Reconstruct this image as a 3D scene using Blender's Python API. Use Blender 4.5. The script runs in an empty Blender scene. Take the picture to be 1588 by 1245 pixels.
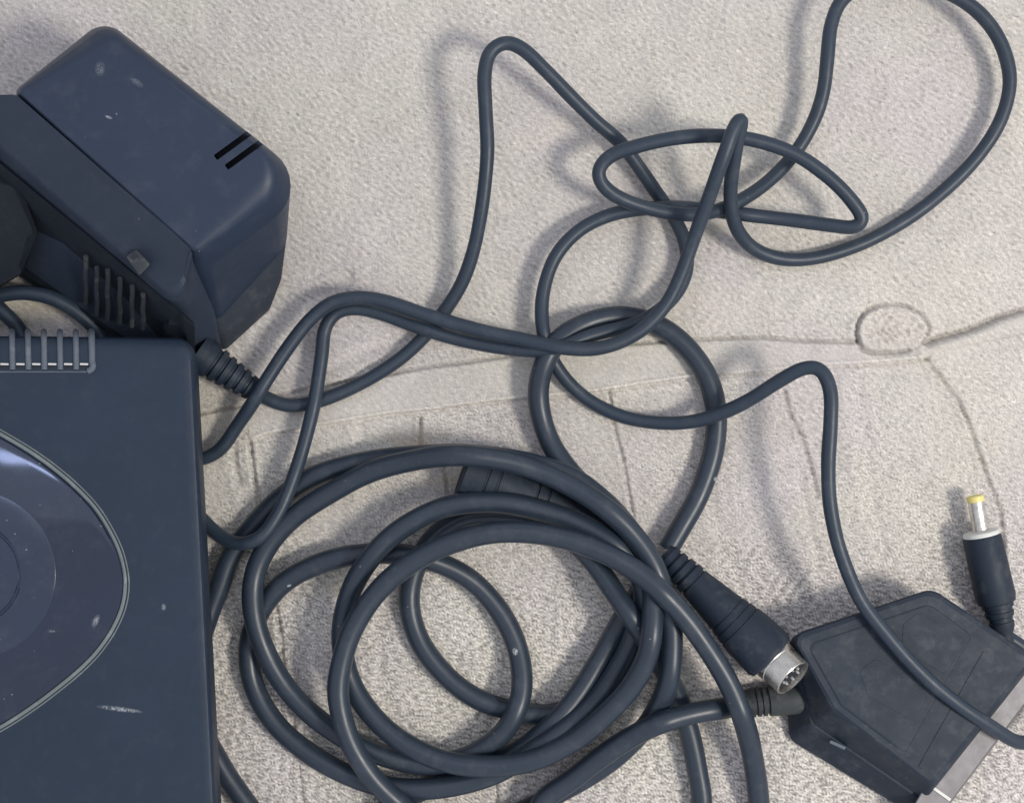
import bpy, bmesh, math, random
import numpy as np
from mathutils import Vector, Matrix

random.seed(4)
rng = np.random.default_rng(11)
scene = bpy.context.scene
COL = scene.collection

# ---------------------------------------------------------------- camera
# one unit of the working grid ("px") is 0.2 mm; the cloth lies at height 0
S = 0.0002
D = 2200.0                       # camera height above the cloth, in grid units
CX, CY = 794.0, 622.5
cam = bpy.data.cameras.new('camera')
cam.sensor_width = 36.0
cam.lens = 36.0 * D / 1588.0
cam.clip_start = 0.01
cam.clip_end = 50.0
camo = bpy.data.objects.new('camera', cam)
COL.objects.link(camo)
camo.location = (0, 0, D * S)
scene.camera = camo
scene.render.resolution_x = 1024
scene.render.resolution_y = 802

# ---------------------------------------------------------------- world (dim room light)
world = bpy.data.worlds.new('World')
scene.world = world
world.use_nodes = True
wb = world.node_tree.nodes['Background']
wb.inputs['Color'].default_value = (0.86, 0.89, 1.0, 1)
wb.inputs['Strength'].default_value = 0.68

# ---------------------------------------------------------------- lamps
def area_lamp(name, direction, dist, sx, sy, power, color):
    l = bpy.data.lights.new(name, 'AREA')
    l.shape = 'RECTANGLE'
    l.size, l.size_y = sx, sy
    l.energy = power
    l.color = color
    o = bpy.data.objects.new(name, l)
    COL.objects.link(o)
    d = Vector(direction).normalized()
    o.location = d * dist
    o.rotation_euler = d.to_track_quat('Z', 'Y').to_euler()
    return o
area_lamp('window_lamp', (0.70, -0.22, 1.0), 1.05, 0.19, 0.19, 7.2, (1.0, 0.95, 0.86))
area_lamp('overhead_fill', (0.05, 0.32, 1.0), 1.8, 1.3, 0.9, 1.6, (0.66, 0.78, 1.0))  # unseen bluish fill, added for soft light from above
tl = area_lamp('lid_glint_lamp', (-0.20, 0.27, 1.0), 1.5, 0.24, 0.045, 0.42, (0.50, 0.60, 1.0))  # unseen lamp added to put a bright sliver on the lid
tl.rotation_euler.rotate_axis('Z', math.radians(-26))

scene.view_settings.view_transform = 'Standard'
scene.view_settings.look = 'None'
scene.view_settings.exposure = 0.10
scene.view_settings.gamma = 1.0

# ================================================================ helpers
def W(x, y, h):
    """point seen at grid (x, y) when standing at height h -> position in grid units"""
    k = 1.0 - h / D
    return ((x - CX) * k, -(y - CY) * k, h)

def new_mesh(name, verts, faces, mat, smooth=True, sharp=None):
    me = bpy.data.meshes.new(name)
    me.from_pydata([(v[0] * S, v[1] * S, v[2] * S) for v in verts], [], faces)
    me.materials.append(mat)
    bm = bmesh.new(); bm.from_mesh(me)
    bmesh.ops.recalc_face_normals(bm, faces=bm.faces)
    bm.to_mesh(me); bm.free()
    if smooth:
        me.polygons.foreach_set('use_smooth', [True] * len(me.polygons))
        me.set_sharp_from_angle(angle=math.radians(sharp if sharp else 38))
    me.update()
    return me

def put(name, me, parent=None):
    o = bpy.data.objects.new(name, me)
    COL.objects.link(o)
    if parent is not None:
        o.parent = parent
        p = parent
        loc = Vector((0, 0, 0))
        while p is not None:
            loc += p.location
            p = p.parent
        o.location = -loc
    return o

def part(name, verts, faces, mat, parent, smooth=True, sharp=None):
    return put(name, new_mesh(name, verts, faces, mat, smooth, sharp), parent)

def thing(name, label, cat, x, y):
    o = bpy.data.objects.new(name, None)
    o.empty_display_size = 0.01
    COL.objects.link(o)
    w = W(x, y, 0)
    o.location = (w[0] * S, w[1] * S, 0)
    o['label'] = label
    o['category'] = cat
    return o

def round_poly(corners, n=6):
    """corners (x, y, r, h) -> rounded closed outline, n+1 points a corner"""
    out = []
    m = len(corners)
    for i in range(m):
        x0, y0 = corners[i - 1][:2]
        x, y, r, h = corners[i]
        x1, y1 = corners[(i + 1) % m][:2]
        a = Vector((x0 - x, y0 - y)); b = Vector((x1 - x, y1 - y))
        la, lb = a.length, b.length
        a.normalize(); b.normalize()
        ang = a.angle(b)
        t = min(r / max(math.tan(ang / 2), 1e-3), la * 0.48, lb * 0.48)
        p0 = Vector((x, y)) + a * t
        p2 = Vector((x, y)) + b * t
        pc = Vector((x, y))
        for k in range(n + 1):
            u = k / n
            # rational quadratic arc
            w = math.sin(ang / 2)
            den = (1 - u) ** 2 + 2 * u * (1 - u) * w + u * u
            q = (p0 * (1 - u) ** 2 + pc * (2 * u * (1 - u) * w) + p2 * u * u) / den
            out.append((q.x, q.y, h))
    return out

def loft_verts(rings, n=6, dens=None):
    R = []
    for r in rings:
        if len(r[0]) == 4:
            R.append(round_poly(r, n))
        else:
            R.append(r)
    verts, faces = [], []
    m = len(R[0])
    for r in R:
        for p in r:
            verts.append(W(*p))
    for i in range(len(R) - 1):
        for j in range(m):
            a, b = i * m + j, i * m + (j + 1) % m
            faces.append((a, b, b + m, a + m))
    faces.append(tuple(range(m)))
    faces.append(tuple(reversed(range((len(R) - 1) * m, len(R) * m))))
    return verts, faces

def loft(name, rings, mat, parent, n=6, sharp=30):
    v, f = loft_verts(rings, n)
    o = part(name, v, f, mat, parent, True, sharp)
    wn = o.modifiers.new('weighted', 'WEIGHTED_NORMAL'); wn.keep_sharp = True; wn.weight = 60
    return o

def same_h(pts, h):
    return [(x, y, r, h) for x, y, r in pts]

def box_between(name, x0, y0, x1, y1, wid, h0, h1, mat, parent, bev=0.25):
    """a bar lying from (x0,y0) to (x1,y1), wid across, from height h0 to h1"""
    dx, dy = x1 - x0, y1 - y0
    L = math.hypot(dx, dy); dx /= L; dy /= L
    nx, ny = -dy * wid / 2, dx * wid / 2
    c = [(x0 + nx, y0 + ny), (x1 + nx, y1 + ny), (x1 - nx, y1 - ny), (x0 - nx, y0 - ny)]
    mx, my = (x0 + x1) / 2, (y0 + y1) / 2
    def ring(k, h):
        r = wid * 0.18
        out = []
        for (x, y) in c:
            ux, uy = (x - mx), (y - my)
            l = math.hypot(ux, uy)
            out.append((x - ux / l * k, y - uy / l * k, r, h))
        return out
    b = wid * bev
    return loft(name, [ring(0, h0), ring(0, h1 - b * 0.6), ring(b, h1)], mat, parent, 2, 50)

def basis(p0, p1):
    a = Vector(p1) - Vector(p0)
    L = a.length; a.normalize()
    up = Vector((0, 0, 1))
    if abs(a.dot(up)) > 0.95: up = Vector((1, 0, 0))
    u = a.cross(up).normalized(); v = u.cross(a).normalized()
    return a, u, v, L

def lathe(name, p0, p1, prof, mat, parent, n=40, sharp=32, squash=1.0, cap=True):
    """profile (t, r) in grid units turned about the axis p0 -> p1 (both (x, y, h))"""
    P0, P1 = W(*p0), W(*p1)
    a, u, v, L = basis(P0, P1)
    P0 = Vector(P0)
    verts, faces = [], []
    for (t, r) in prof:
        for k in range(n):
            th = 2 * math.pi * k / n
            q = P0 + a * t + u * (r * math.cos(th)) + v * (r * squash * math.sin(th))
            verts.append(tuple(q))
    for i in range(len(prof) - 1):
        for k in range(n):
            A, B = i * n + k, i * n + (k + 1) % n
            faces.append((A, B, B + n, A + n))
    if cap:
        faces.append(tuple(range(n)))
        faces.append(tuple(reversed(range((len(prof) - 1) * n, len(prof) * n))))
    return part(name, verts, faces, mat, parent, True, sharp)

def catmull(pts, step=6.0):
    P = np.array(pts, float)
    P = np.vstack([2 * P[0] - P[1], P, 2 * P[-1] - P[-2]])
    out = []
    for i in range(1, len(P) - 2):
        p0, p1, p2, p3 = P[i - 1], P[i], P[i + 1], P[i + 2]
        t0 = 0.0
        t1 = t0 + max(np.linalg.norm(p1 - p0), 1e-6) ** 0.5
        t2 = t1 + max(np.linalg.norm(p2 - p1), 1e-6) ** 0.5
        t3 = t2 + max(np.linalg.norm(p3 - p2), 1e-6) ** 0.5
        n = max(2, int(np.linalg.norm((p2 - p1)) / 2.0))
        for k in range(n):
            t = t1 + (t2 - t1) * k / n
            A1 = (t1 - t) / (t1 - t0) * p0 + (t - t0) / (t1 - t0) * p1
            A2 = (t2 - t) / (t2 - t1) * p1 + (t - t1) / (t2 - t1) * p2
            A3 = (t3 - t) / (t3 - t2) * p2 + (t - t2) / (t3 - t2) * p3
            B1 = (t2 - t) / (t2 - t0) * A1 + (t - t0) / (t2 - t0) * A2
            B2 = (t3 - t) / (t3 - t1) * A2 + (t - t1) / (t3 - t1) * A3
            out.append((t2 - t) / (t2 - t1) * B1 + (t - t1) / (t2 - t1) * B2)
    out.append(P[-2])
    out = np.array(out)
    seg = np.linalg.norm(np.diff(out, axis=0), axis=1)
    s = np.concatenate([[0], np.cumsum(seg)])
    N = max(3, int(s[-1] / step))
    q = np.linspace(0, s[-1], N)
    return np.stack([np.interp(q, s, out[:, c]) for c in range(out.shape[1])], axis=1)

def tube_mesh(path, rad, n=20):
    """path: N x 3 positions (grid units) ; rad: float or N array"""
    P = np.asarray(path, float)
    N = len(P)
    T = np.gradient(P, axis=0)
    T /= np.linalg.norm(T, axis=1)[:, None]
    r = np.full(N, rad) if np.isscalar(rad) else np.asarray(rad)
    u = np.cross(T[0], [0, 0, 1.0])
    if np.linalg.norm(u) < 1e-3: u = np.array([1.0, 0, 0])
    u /= np.linalg.norm(u)
    th = np.linspace(0, 2 * np.pi, n, endpoint=False)
    verts = []
    for i in range(N):
        u = u - T[i] * np.dot(u, T[i]); u /= np.linalg.norm(u)
        v = np.cross(T[i], u)
        verts.append(P[i] + r[i] * (np.cos(th)[:, None] * u + np.sin(th)[:, None] * v))
    verts = np.concatenate(verts)
    faces = []
    for i in range(N - 1):
        for k in range(n):
            a, b = i * n + k, i * n + (k + 1) % n
            faces.append((a, b, b + n, a + n))
    faces.append(tuple(range(n)))
    faces.append(tuple(reversed(range((N - 1) * n, N * n))))
    return verts, faces

# ================================================================ materials
def nodes_of(name):
    m = bpy.data.materials.new(name)
    m.use_nodes = True
    nt = m.node_tree
    return m, nt, nt.nodes['Principled BSDF']

def N(nt, kind, **kw):
    n = nt.nodes.new(kind)
    for k, v in kw.items():
        if k in n.inputs: n.inputs[k].default_value = v
        else: setattr(n, k, v)
    return n

def math_node(nt, op, a, b=None, clamp=False):
    n = nt.nodes.new('ShaderNodeMath'); n.operation = op; n.use_clamp = clamp
    for i, s in enumerate((a, b)):
        if s is None: continue
        if isinstance(s, (int, float)): n.inputs[i].default_value = s
        else: nt.links.new(s, n.inputs[i])
    return n.outputs[0]

def coords(nt):
    return nt.nodes.new('ShaderNodeTexCoord').outputs['Object']

def noise(nt, vec, scale, detail=3, rough=0.5, dist=0.0):
    n = nt.nodes.new('ShaderNodeTexNoise')
    n.inputs['Scale'].default_value = scale
    n.inputs['Detail'].default_value = detail
    n.inputs['Roughness'].default_value = rough
    n.inputs['Distortion'].default_value = dist
    nt.links.new(vec, n.inputs['Vector'])
    return n.outputs['Fac']

def maprange(nt, v, a, b, c, d):
    n = nt.nodes.new('ShaderNodeMapRange')
    n.clamp = True
    nt.links.new(v, n.inputs['Value'])
    for k, q in zip(('From Min', 'From Max', 'To Min', 'To Max'), (a, b, c, d)):
        n.inputs[k].default_value = q
    return n.outputs['Result']

def mixcol(nt, fac, a, b, mode='MIX'):
    n = nt.nodes.new('ShaderNodeMix'); n.data_type = 'RGBA'; n.blend_type = mode
    if isinstance(fac, (int, float)): n.inputs[0].default_value = fac
    else: nt.links.new(fac, n.inputs[0])
    for i, s in ((6, a), (7, b)):
        if isinstance(s, tuple): n.inputs[i].default_value = (*s, 1) if len(s) == 3 else s
        else: nt.links.new(s, n.inputs[i])
    return n.outputs[2]

def blob(nt, vec, x, y, h, rx, ry, deg, soft=0.6):
    """soft elliptic mark on a surface: 1 inside, 0 outside"""
    w = W(x, y, h)
    mp = nt.nodes.new('ShaderNodeMapping'); mp.vector_type = 'TEXTURE'
    mp.inputs['Location'].default_value = (w[0] * S, w[1] * S, h * S)
    mp.inputs['Rotation'].default_value = (0, 0, math.radians(deg))
    mp.inputs['Scale'].default_value = (rx * S, ry * S, 60 * S)
    nt.links.new(vec, mp.inputs['Vector'])
    ln = nt.nodes.new('ShaderNodeVectorMath'); ln.operation = 'LENGTH'
    nt.links.new(mp.outputs[0], ln.inputs[0])
    return maprange(nt, ln.outputs['Value'], 1.0 - soft, 1.0, 1.0, 0.0)

def plastic(name, col, rough, speck=0.0, grain=0.0, grain_scale=9000, dust=0.0, spec=0.5, marks=None, dust_col=(0.30, 0.31, 0.31)):
    m, nt, b = nodes_of(name)
    v = coords(nt)
    base = mixcol(nt, maprange(nt, noise(nt, v, 45, 4, 0.6), 0.3, 0.7, 0, 1), tuple(c * 0.92 for c in col), tuple(min(1, c * 1.08) for c in col))
    if dust > 0:
        d = maprange(nt, noise(nt, v, 160, 6, 0.7), 0.52, 0.8, 0, dust)
        base = mixcol(nt, d, base, dust_col)  # patchy dust colour
    if speck > 0:
        vo = nt.nodes.new('ShaderNodeTexVoronoi'); vo.inputs['Scale'].default_value = 330
        nt.links.new(v, vo.inputs['Vector'])
        near = math_node(nt, 'LESS_THAN', vo.outputs['Distance'], 0.085)
        sel = math_node(nt, 'GREATER_THAN', noise(nt, v, 600, 0), 1.0 - 0.5 * speck - 0.12)
        base = mixcol(nt, math_node(nt, 'MULTIPLY', near, math_node(nt, 'MULTIPLY', sel, 0.30)), base, (0.45, 0.46, 0.46))
    for mk in (marks or []):
        f = blob(nt, v, *mk[:6], soft=0.7)
        f = math_node(nt, 'MULTIPLY', f, maprange(nt, noise(nt, v, 2600, 3), 0.35, 0.6, 0.0, mk[6]))
        base = mixcol(nt, f, base, mk[7])
    nt.links.new(base, b.inputs['Base Color'])
    r = maprange(nt, noise(nt, v, 220, 5, 0.65), 0.3, 0.75, rough * 0.88, min(1, rough * 1.15))
    nt.links.new(r, b.inputs['Roughness'])
    b.inputs['Specular IOR Level'].default_value = spec
    if grain > 0:
        bp = nt.nodes.new('ShaderNodeBump')
        bp.inputs['Strength'].default_value = grain
        bp.inputs['Distance'].default_value = 0.00006
        nt.links.new(noise(nt, v, grain_scale, 2), bp.inputs['Height'])
        nt.links.new(bp.outputs[0], b.inputs['Normal'])
    return m

GREY_DUST = (0.42, 0.44, 0.46)
M_thin = plastic('thin_cable_vinyl', (0.023, 0.036, 0.054), 0.44, spec=0.40, speck=0.25, grain=0.25, grain_scale=4000, dust=0.10)
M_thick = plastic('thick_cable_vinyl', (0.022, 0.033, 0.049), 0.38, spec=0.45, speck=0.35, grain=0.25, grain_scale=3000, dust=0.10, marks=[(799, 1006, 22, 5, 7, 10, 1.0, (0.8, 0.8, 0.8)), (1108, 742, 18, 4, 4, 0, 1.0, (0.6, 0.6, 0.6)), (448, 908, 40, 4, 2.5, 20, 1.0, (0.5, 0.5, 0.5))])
M_boot = plastic('moulded_plug_vinyl', (0.015, 0.023, 0.037), 0.58, spec=0.3, speck=0.2, grain=0.35, grain_scale=3500, dust=0.15)
M_boot_dusty = plastic('dusty_sleeve_vinyl', (0.042, 0.048, 0.050), 0.6, spec=0.3, speck=0.3, grain=0.4, grain_scale=3500, dust=0.4)
M_adapter = plastic('adapter_plastic', (0.018, 0.030, 0.056), 0.46, spec=0.4, speck=0.3, grain=0.5, grain_scale=7000, dust=0.06,
                    marks=[(168, 182, 246, 6, 2.2, -20, 0.9, GREY_DUST), (155, 107, 246, 8, 12, 0, 0.25, GREY_DUST),
                           (212, 128, 246, 12, 5, -35, 0.25, GREY_DUST), (272, 462, 190, 7, 20, 25, 0.9, (0.35, 0.35, 0.34))])  # last mark paints a highlight on the band corner
M_adapter_side = plastic('adapter_side_plastic', (0.024, 0.034, 0.054), 0.6, spec=0.3, speck=0.2, grain=0.6, grain_scale=6000, dust=0.05)
M_console = plastic('console_plastic', (0.013, 0.025, 0.046), 0.52, spec=0.4, speck=0.15, grain=0.6, grain_scale=8000, dust=0.04,
                    marks=[(186, 1099, 156, 36, 4.0, -7, 0.75, GREY_DUST), (254, 941, 156, 4, 6, 0, 0.5, GREY_DUST),
                           (150, 962, 156, 4, 9, -25, 0.6, GREY_DUST)])
M_lid = plastic('lid_gloss', (0.008, 0.016, 0.038), 0.07, speck=0.5, spec=0.7, dust=0.05,
                marks=[(150, 962, 160, 5, 11, -25, 0.6, GREY_DUST), (10, 975, 170, 12, 4, 20, 0.35, GREY_DUST),
                       (82, 978, 168, 8, 2.5, -5, 0.35, GREY_DUST)])
M_lid_in = plastic('lid_window', (0.013, 0.024, 0.050), 0.20, speck=0.5, spec=0.7, dust=0.07)
M_groove = plastic('dusty_groove', (0.15, 0.175, 0.175), 0.6, dust=0.75, dust_col=(0.30, 0.33, 0.32), grain=1.0, grain_scale=2500)
M_base_bounce = plastic('adapter_base_bounce', (0.030, 0.037, 0.050), 0.6, spec=0.3, dust=0.15)  # lighter grey paints in light reflected off the cloth
M_pin_shade = plastic('pin_side_shade', (0.010, 0.014, 0.020), 0.6, spec=0.2, dust=0.03)  # darker than the shell: shade on the pin side put into the colour
M_pinrib = plastic('pin_rib_plastic', (0.022, 0.028, 0.034), 0.6, dust=0.3)
M_rib = plastic('dusty_rib', (0.095, 0.115, 0.145), 0.7, dust=0.4)
M_hole = plastic('dark_slot', (0.012, 0.016, 0.024), 0.8)
M_white = plastic('pale_plastic', (0.62, 0.62, 0.58), 0.45)
M_yellow = plastic('yellow_tip_plastic', (0.72, 0.62, 0.22), 0.4)
M_print = plastic('metal_shroud', (0.165, 0.157, 0.165), 0.5, dust=0.2, dust_col=(0.5, 0.47, 0.5))
M_print.node_tree.nodes['Principled BSDF'].inputs['Metallic'].default_value = 0.35

def metal(name, col, rough):
    m, nt, b = nodes_of(name)
    v = coords(nt)
    b.inputs['Metallic'].default_value = 1.0
    c = mixcol(nt, maprange(nt, noise(nt, v, 500, 3), 0.45, 0.8, 0, 0.5), col, tuple(x * 0.5 for x in col))
    nt.links.new(c, b.inputs['Base Color'])
    nt.links.new(maprange(nt, noise(nt, v, 1500, 3), 0.3, 0.7, rough * 0.7, rough * 1.5), b.inputs['Roughness'])
    return m
M_nickel = metal('nickel', (0.70, 0.675, 0.62), 0.33)

def make_fabric():
    m, nt, b = nodes_of('woven_fabric')
    v = coords(nt)
    big = maprange(nt, noise(nt, v, 17, 3), 0.40, 0.60, 0, 1)
    c = mixcol(nt, big, (0.72, 0.68, 0.605), (0.68, 0.63, 0.605))
    mid = maprange(nt, noise(nt, v, 42, 4, 0.6), 0.35, 0.7, 0, 1)
    c = mixcol(nt, math_node(nt, 'MULTIPLY', mid, 0.45), c, (0.56, 0.52, 0.46))
    # fine fibres, plus shade painted along seams and creases
    at = nt.nodes.new('ShaderNodeAttribute'); at.attribute_name = 'fibre_and_fold_shade'
    fib_shade = maprange(nt, at.outputs['Fac'], -2.2, 2.2, 0, 1)
    c = mixcol(nt, 0.85, c, mixcol(nt, fib_shade, (0.28, 0.28, 0.295), (1.20, 1.20, 1.19)), 'MULTIPLY')
    fine = maprange(nt, noise(nt, v, 2400, 2), 0.3, 0.7, 0, 1)
    c = mixcol(nt, 0.6, c, mixcol(nt, fine, (0.84, 0.84, 0.84), (1.10, 1.10, 1.10)), 'MULTIPLY')
    st = noise(nt, v, 260, 4)
    for (x, y, rx, ry, deg, amt, col) in [
        (650, 690, 75, 34, -5, 0.75, (0.46, 0.36, 0.24)), (700, 745, 60, 22, 10, 0.5, (0.52, 0.46, 0.31)),
        (520, 905, 50, 26, 25, 0.6, (0.44, 0.41, 0.29)), (1108, 352, 42, 20, 30, 0.7, (0.40, 0.38, 0.29)),
        (845, 205, 70, 30, 25, 0.3, (0.70, 0.61, 0.48)), (1400, 500, 90, 50, 0, 0.25, (0.70, 0.62, 0.52)),
        (340, 640, 60, 45, 20, 0.4, (0.55, 0.48, 0.36)), (1110, 480, 120, 60, 0, 0.22, (0.70, 0.62, 0.50)),
        (60, 475, 90, 40, 10, 0.6, (0.52, 0.47, 0.33)), (500, 1020, 60, 60, 0, 0.4, (0.56, 0.50, 0.52))]:
        f = blob(nt, v, x, y, 0, rx, ry, deg, soft=0.95)
        f = math_node(nt, 'MULTIPLY', f, maprange(nt, st, 0.3, 0.65, 0.3 * amt, amt))
        c = mixcol(nt, f, c, col)
    nt.links.new(c, b.inputs['Base Color'])
    b.inputs['Roughness'].default_value = 0.85
    b.inputs['Specular IOR Level'].default_value = 0.25
    b.inputs['Sheen Weight'].default_value = 0.15
    bp = nt.nodes.new('ShaderNodeBump')
    bp.inputs['Strength'].default_value = 0.5
    bp.inputs['Distance'].default_value = 0.00015
    nt.links.new(noise(nt, v, 1900, 3, 0.6, 0.4), bp.inputs['Height'])
    nt.links.new(bp.outputs[0], b.inputs['Normal'])
    return m
M_fabric = make_fabric()

# ================================================================ the cloth everything lies on
def fft_noise(n, seed, fx, fy, bw, aniso=None):
    """n x n periodic noise whose energy sits round spatial frequency; unit variance"""
    r = np.random.default_rng(seed)
    w = np.fft.fft2(r.standard_normal((n, n)))
    kx = np.fft.fftfreq(n)[None, :]; ky = np.fft.fftfreq(n)[:, None]
    f = np.sqrt((kx / fx) ** 2 + (ky / fy) ** 2)
    g = np.exp(-((f - 1) / bw) ** 2)
    if aniso is not None:
        a = np.arctan2(ky, kx + 1e-12)
        g = g * (0.25 + np.cos(a - aniso) ** 4)
    o = np.real(np.fft.ifft2(w * g))
    return (o / o.std()).astype(np.float32)

def poly_field(X, Y, pts, width, prof):
    """adds prof(distance, side) near a polyline; works on sub-windows for speed"""
    out = np.zeros(X.shape, np.float32)
    P = catmull([(a, b) for a, b in pts], 10.0)
    x0, x1 = P[:, 0].min() - width * 4, P[:, 0].max() + width * 4
    y0, y1 = P[:, 1].min() - width * 4, P[:, 1].max() + width * 4
    ci = np.where((X[0] >= x0) & (X[0] <= x1))[0]; ri = np.where((Y[:, 0] >= y0) & (Y[:, 0] <= y1))[0]
    if len(ci) == 0 or len(ri) == 0: return out
    sx = X[ri[0]:ri[-1] + 1, ci[0]:ci[-1] + 1]; sy = Y[ri[0]:ri[-1] + 1, ci[0]:ci[-1] + 1]
    best = np.full(sx.shape, 1e9, np.float32); side = np.zeros(sx.shape, np.float32)
    for i in range(len(P) - 1):
        ax, ay = P[i]; bx, by = P[i + 1]
        dx, dy = bx - ax, by - ay
        L2 = dx * dx + dy * dy
        t = np.clip(((sx - ax) * dx + (sy - ay) * dy) / L2, 0, 1)
        qx, qy = sx - ax - t * dx, sy - ay - t * dy
        d = qx * qx + qy * qy
        m = d < best
        best = np.where(m, d, best)
        side = np.where(m, np.sign(dx * qy - dy * qx), side)
    out[ri[0]:ri[-1] + 1, ci[0]:ci[-1] + 1] = prof(np.sqrt(best), side)
    return out

SEAM_UP = [(290, 646), (312, 641), (375, 628), (430, 614), (500, 600), (606, 579), (669, 568), (721, 562), (773, 554), (860, 544), (960, 534), (1070, 527), (1180, 524), (1258, 529), (1330, 530)]
SEAM_LO = [(386, 681), (415, 671), (476, 660), (537, 650), (606, 639), (669, 633), (721, 625), (780, 618), (853, 612), (915, 606), (992, 594), (1072, 583), (1180, 574), (1287, 564), (1328, 562), (1405, 556), (1436, 552)]
TAB = [(1432, 530), (1441, 516), (1438, 499), (1425, 484), (1405, 474), (1380, 472), (1356, 476), (1341, 485), (1331, 499), (1328, 512), (1331, 530), (1336, 541), (1347, 546), (1368, 547), (1393, 546), (1410, 543)]
FOLD = [(1436, 533), (1455, 525), (1489, 516), (1521, 505), (1553, 491), (1588, 481), (1650, 465), (1760, 440)]

def make_cloth():
    def axis(a, b, step, lo, hi):
        mid = np.arange(a, b, step)
        left, right = [], []
        d, x = step, a
        while x > lo:
            d *= 1.12; x -= d; left.append(x)
        d, x = step, mid[-1]
        while x < hi:
            d *= 1.12; x += d; right.append(x)
        return np.array(left[::-1] + list(mid) + right)
    xs = axis(-60, 1650, 2.3, -3000, 4600)
    ys = axis(-60, 1310, 2.3, -2800, 4000)
    X, Y = np.meshgrid(xs, ys)
    X = X.astype(np.float32); Y = Y.astype(np.float32)
    inside = ((X > -60) & (X < 1650) & (Y > -60) & (Y < 1310)).astype(np.float32)
    n = 2048
    crepe = 0.95 * fft_noise(n, 1, 1 / 10.0, 1 / 8.0, 0.45, aniso=2.2) + 0.55 * fft_noise(n, 2, 1 / 15.0, 1 / 14.0, 0.4)
    knit = 0.95 * np.tanh(1.1 * fft_noise(n, 3, 1 / 19.0, 1 / 8.2, 0.32)) * 1.2 + 0.5 * fft_noise(n, 4, 1 / 6.5, 1 / 6.0, 0.3)
    mask = fft_noise(n, 5, 1 / 240.0, 1 / 240.0, 0.6)
    low = fft_noise(n, 6, 1 / 420.0, 1 / 300.0, 0.6)
    mids = fft_noise(n, 7, 1 / 70.0, 1 / 50.0, 0.6)
    fine = fft_noise(n, 8, 1 / 5.0, 1 / 4.2, 0.35)
    fleck = fft_noise(n, 9, 1 / 9.0, 1 / 9.0, 0.6)
    ix = (np.round(X).astype(int)) % n; iy = (np.round(Y).astype(int)) % n
    m = 1 / (1 + np.exp(-((Y - 760) / 90.0 + mask[iy, ix] * 0.7)))
    ca = fft_noise(n, 21, 1 / 36.0, 1 / 19.0, 0.35); cb = fft_noise(n, 22, 1 / 22.0, 1 / 18.0, 0.4, aniso=1.9)
    crack_lo = np.exp(-(ca[iy, ix] / 0.20) ** 2); crack_up = np.exp(-(cb[iy, ix] / 0.16) ** 2) * (mids[iy, ix] > -0.3)
    crack = m * crack_lo + (1 - m) * 0.25 * crack_up
    tex = (1 - m) * crepe[iy, ix] * 0.42 + m * knit[iy, ix] * 0.8 - 1.25 * crack
    amp = 1 + 0.25 * mids[iy, ix]
    # the tape between the two seam lines is smoother than the cloth
    up = np.interp(X, *np.array(SEAM_UP).T); lo = np.interp(X, *np.array(SEAM_LO).T)
    lo = np.where(X < 386, up + 42, lo)
    tape = 1 / (1 + np.exp(-np.clip((Y - up) / 2.5, -40, 40))) / (1 + np.exp(np.clip((Y - lo) / 2.5, -40, 40))) * (X < 1440) * (X > -200)
    fo = np.interp(X, *np.array(FOLD).T)
    tape2 = 1 / (1 + np.exp(-np.clip((Y - fo) / 3.0, -40, 40))) / (1 + np.exp(np.clip((Y - fo - 32) / 4.0, -40, 40))) * (X > 1440)
    sm = np.clip(tape + tape2, 0, 1)
    Z = tex * amp * (1 - 0.5 * sm) * 1.05 + low[iy, ix] * 1.8 + mids[iy, ix] * 0.7
    Z += 2.2 * tape + 1.8 * tape2
    g = lambda d, w: np.exp(-(d / w) ** 2)
    wob = 0.75 + 0.3 * mids[iy, ix]
    Z += poly_field(X, Y, SEAM_UP, 10, lambda d, s: -6.5 * g(d, 2.6) + 1.8 * g(d - 6, 3))
    Z += poly_field(X, Y, SEAM_LO, 14, lambda d, s: 4.2 * g(d, 2.8) - 6.0 * g(d - 5, 2.6) * (s > 0) - 2.5 * g(d - 16, 12) * (s > 0))
    Z += poly_field(X, Y, TAB, 10, lambda d, s: -10.0 * g(d, 3.0) + 2.6 * g(d - 6, 3.5) * (s < 0)) * np.clip((Y - 440) / 60, 0.45, 1.0) * np.clip((1460 - X) / 60, 0.45, 1)
    Z += poly_field(X, Y, [(1345, 512), (1380, 509), (1425, 509)], 34, lambda d, s: 4.0 * np.clip(1 - (d / 32) ** 4, 0, 1) * (1 + 0.0 * s))
    Z += 1.3 * crepe[iy, ix] * np.exp(-((X - 1385) / 45) ** 4 - ((Y - 510) / 30) ** 4)
    Z += poly_field(X, Y, FOLD, 14, lambda d, s: -11.0 * g(d, 4.2) + 5.0 * g(d - 12, 9) * (s > 0) - 4.0 * g(d, 11) + 1.6 * g(d - 8, 5) * (s < 0))
    Z += poly_field(X, Y, [(1432, 549), (1470, 540), (1520, 528), (1588, 515), (1700, 490)], 8, lambda d, s: -4.0 * g(d, 2.6))
    Z += poly_field(X, Y, [(1430, 538), (1438, 532), (1450, 532), (1456, 537)], 6, lambda d, s: 4.0 * g(d, 2.6))
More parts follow.
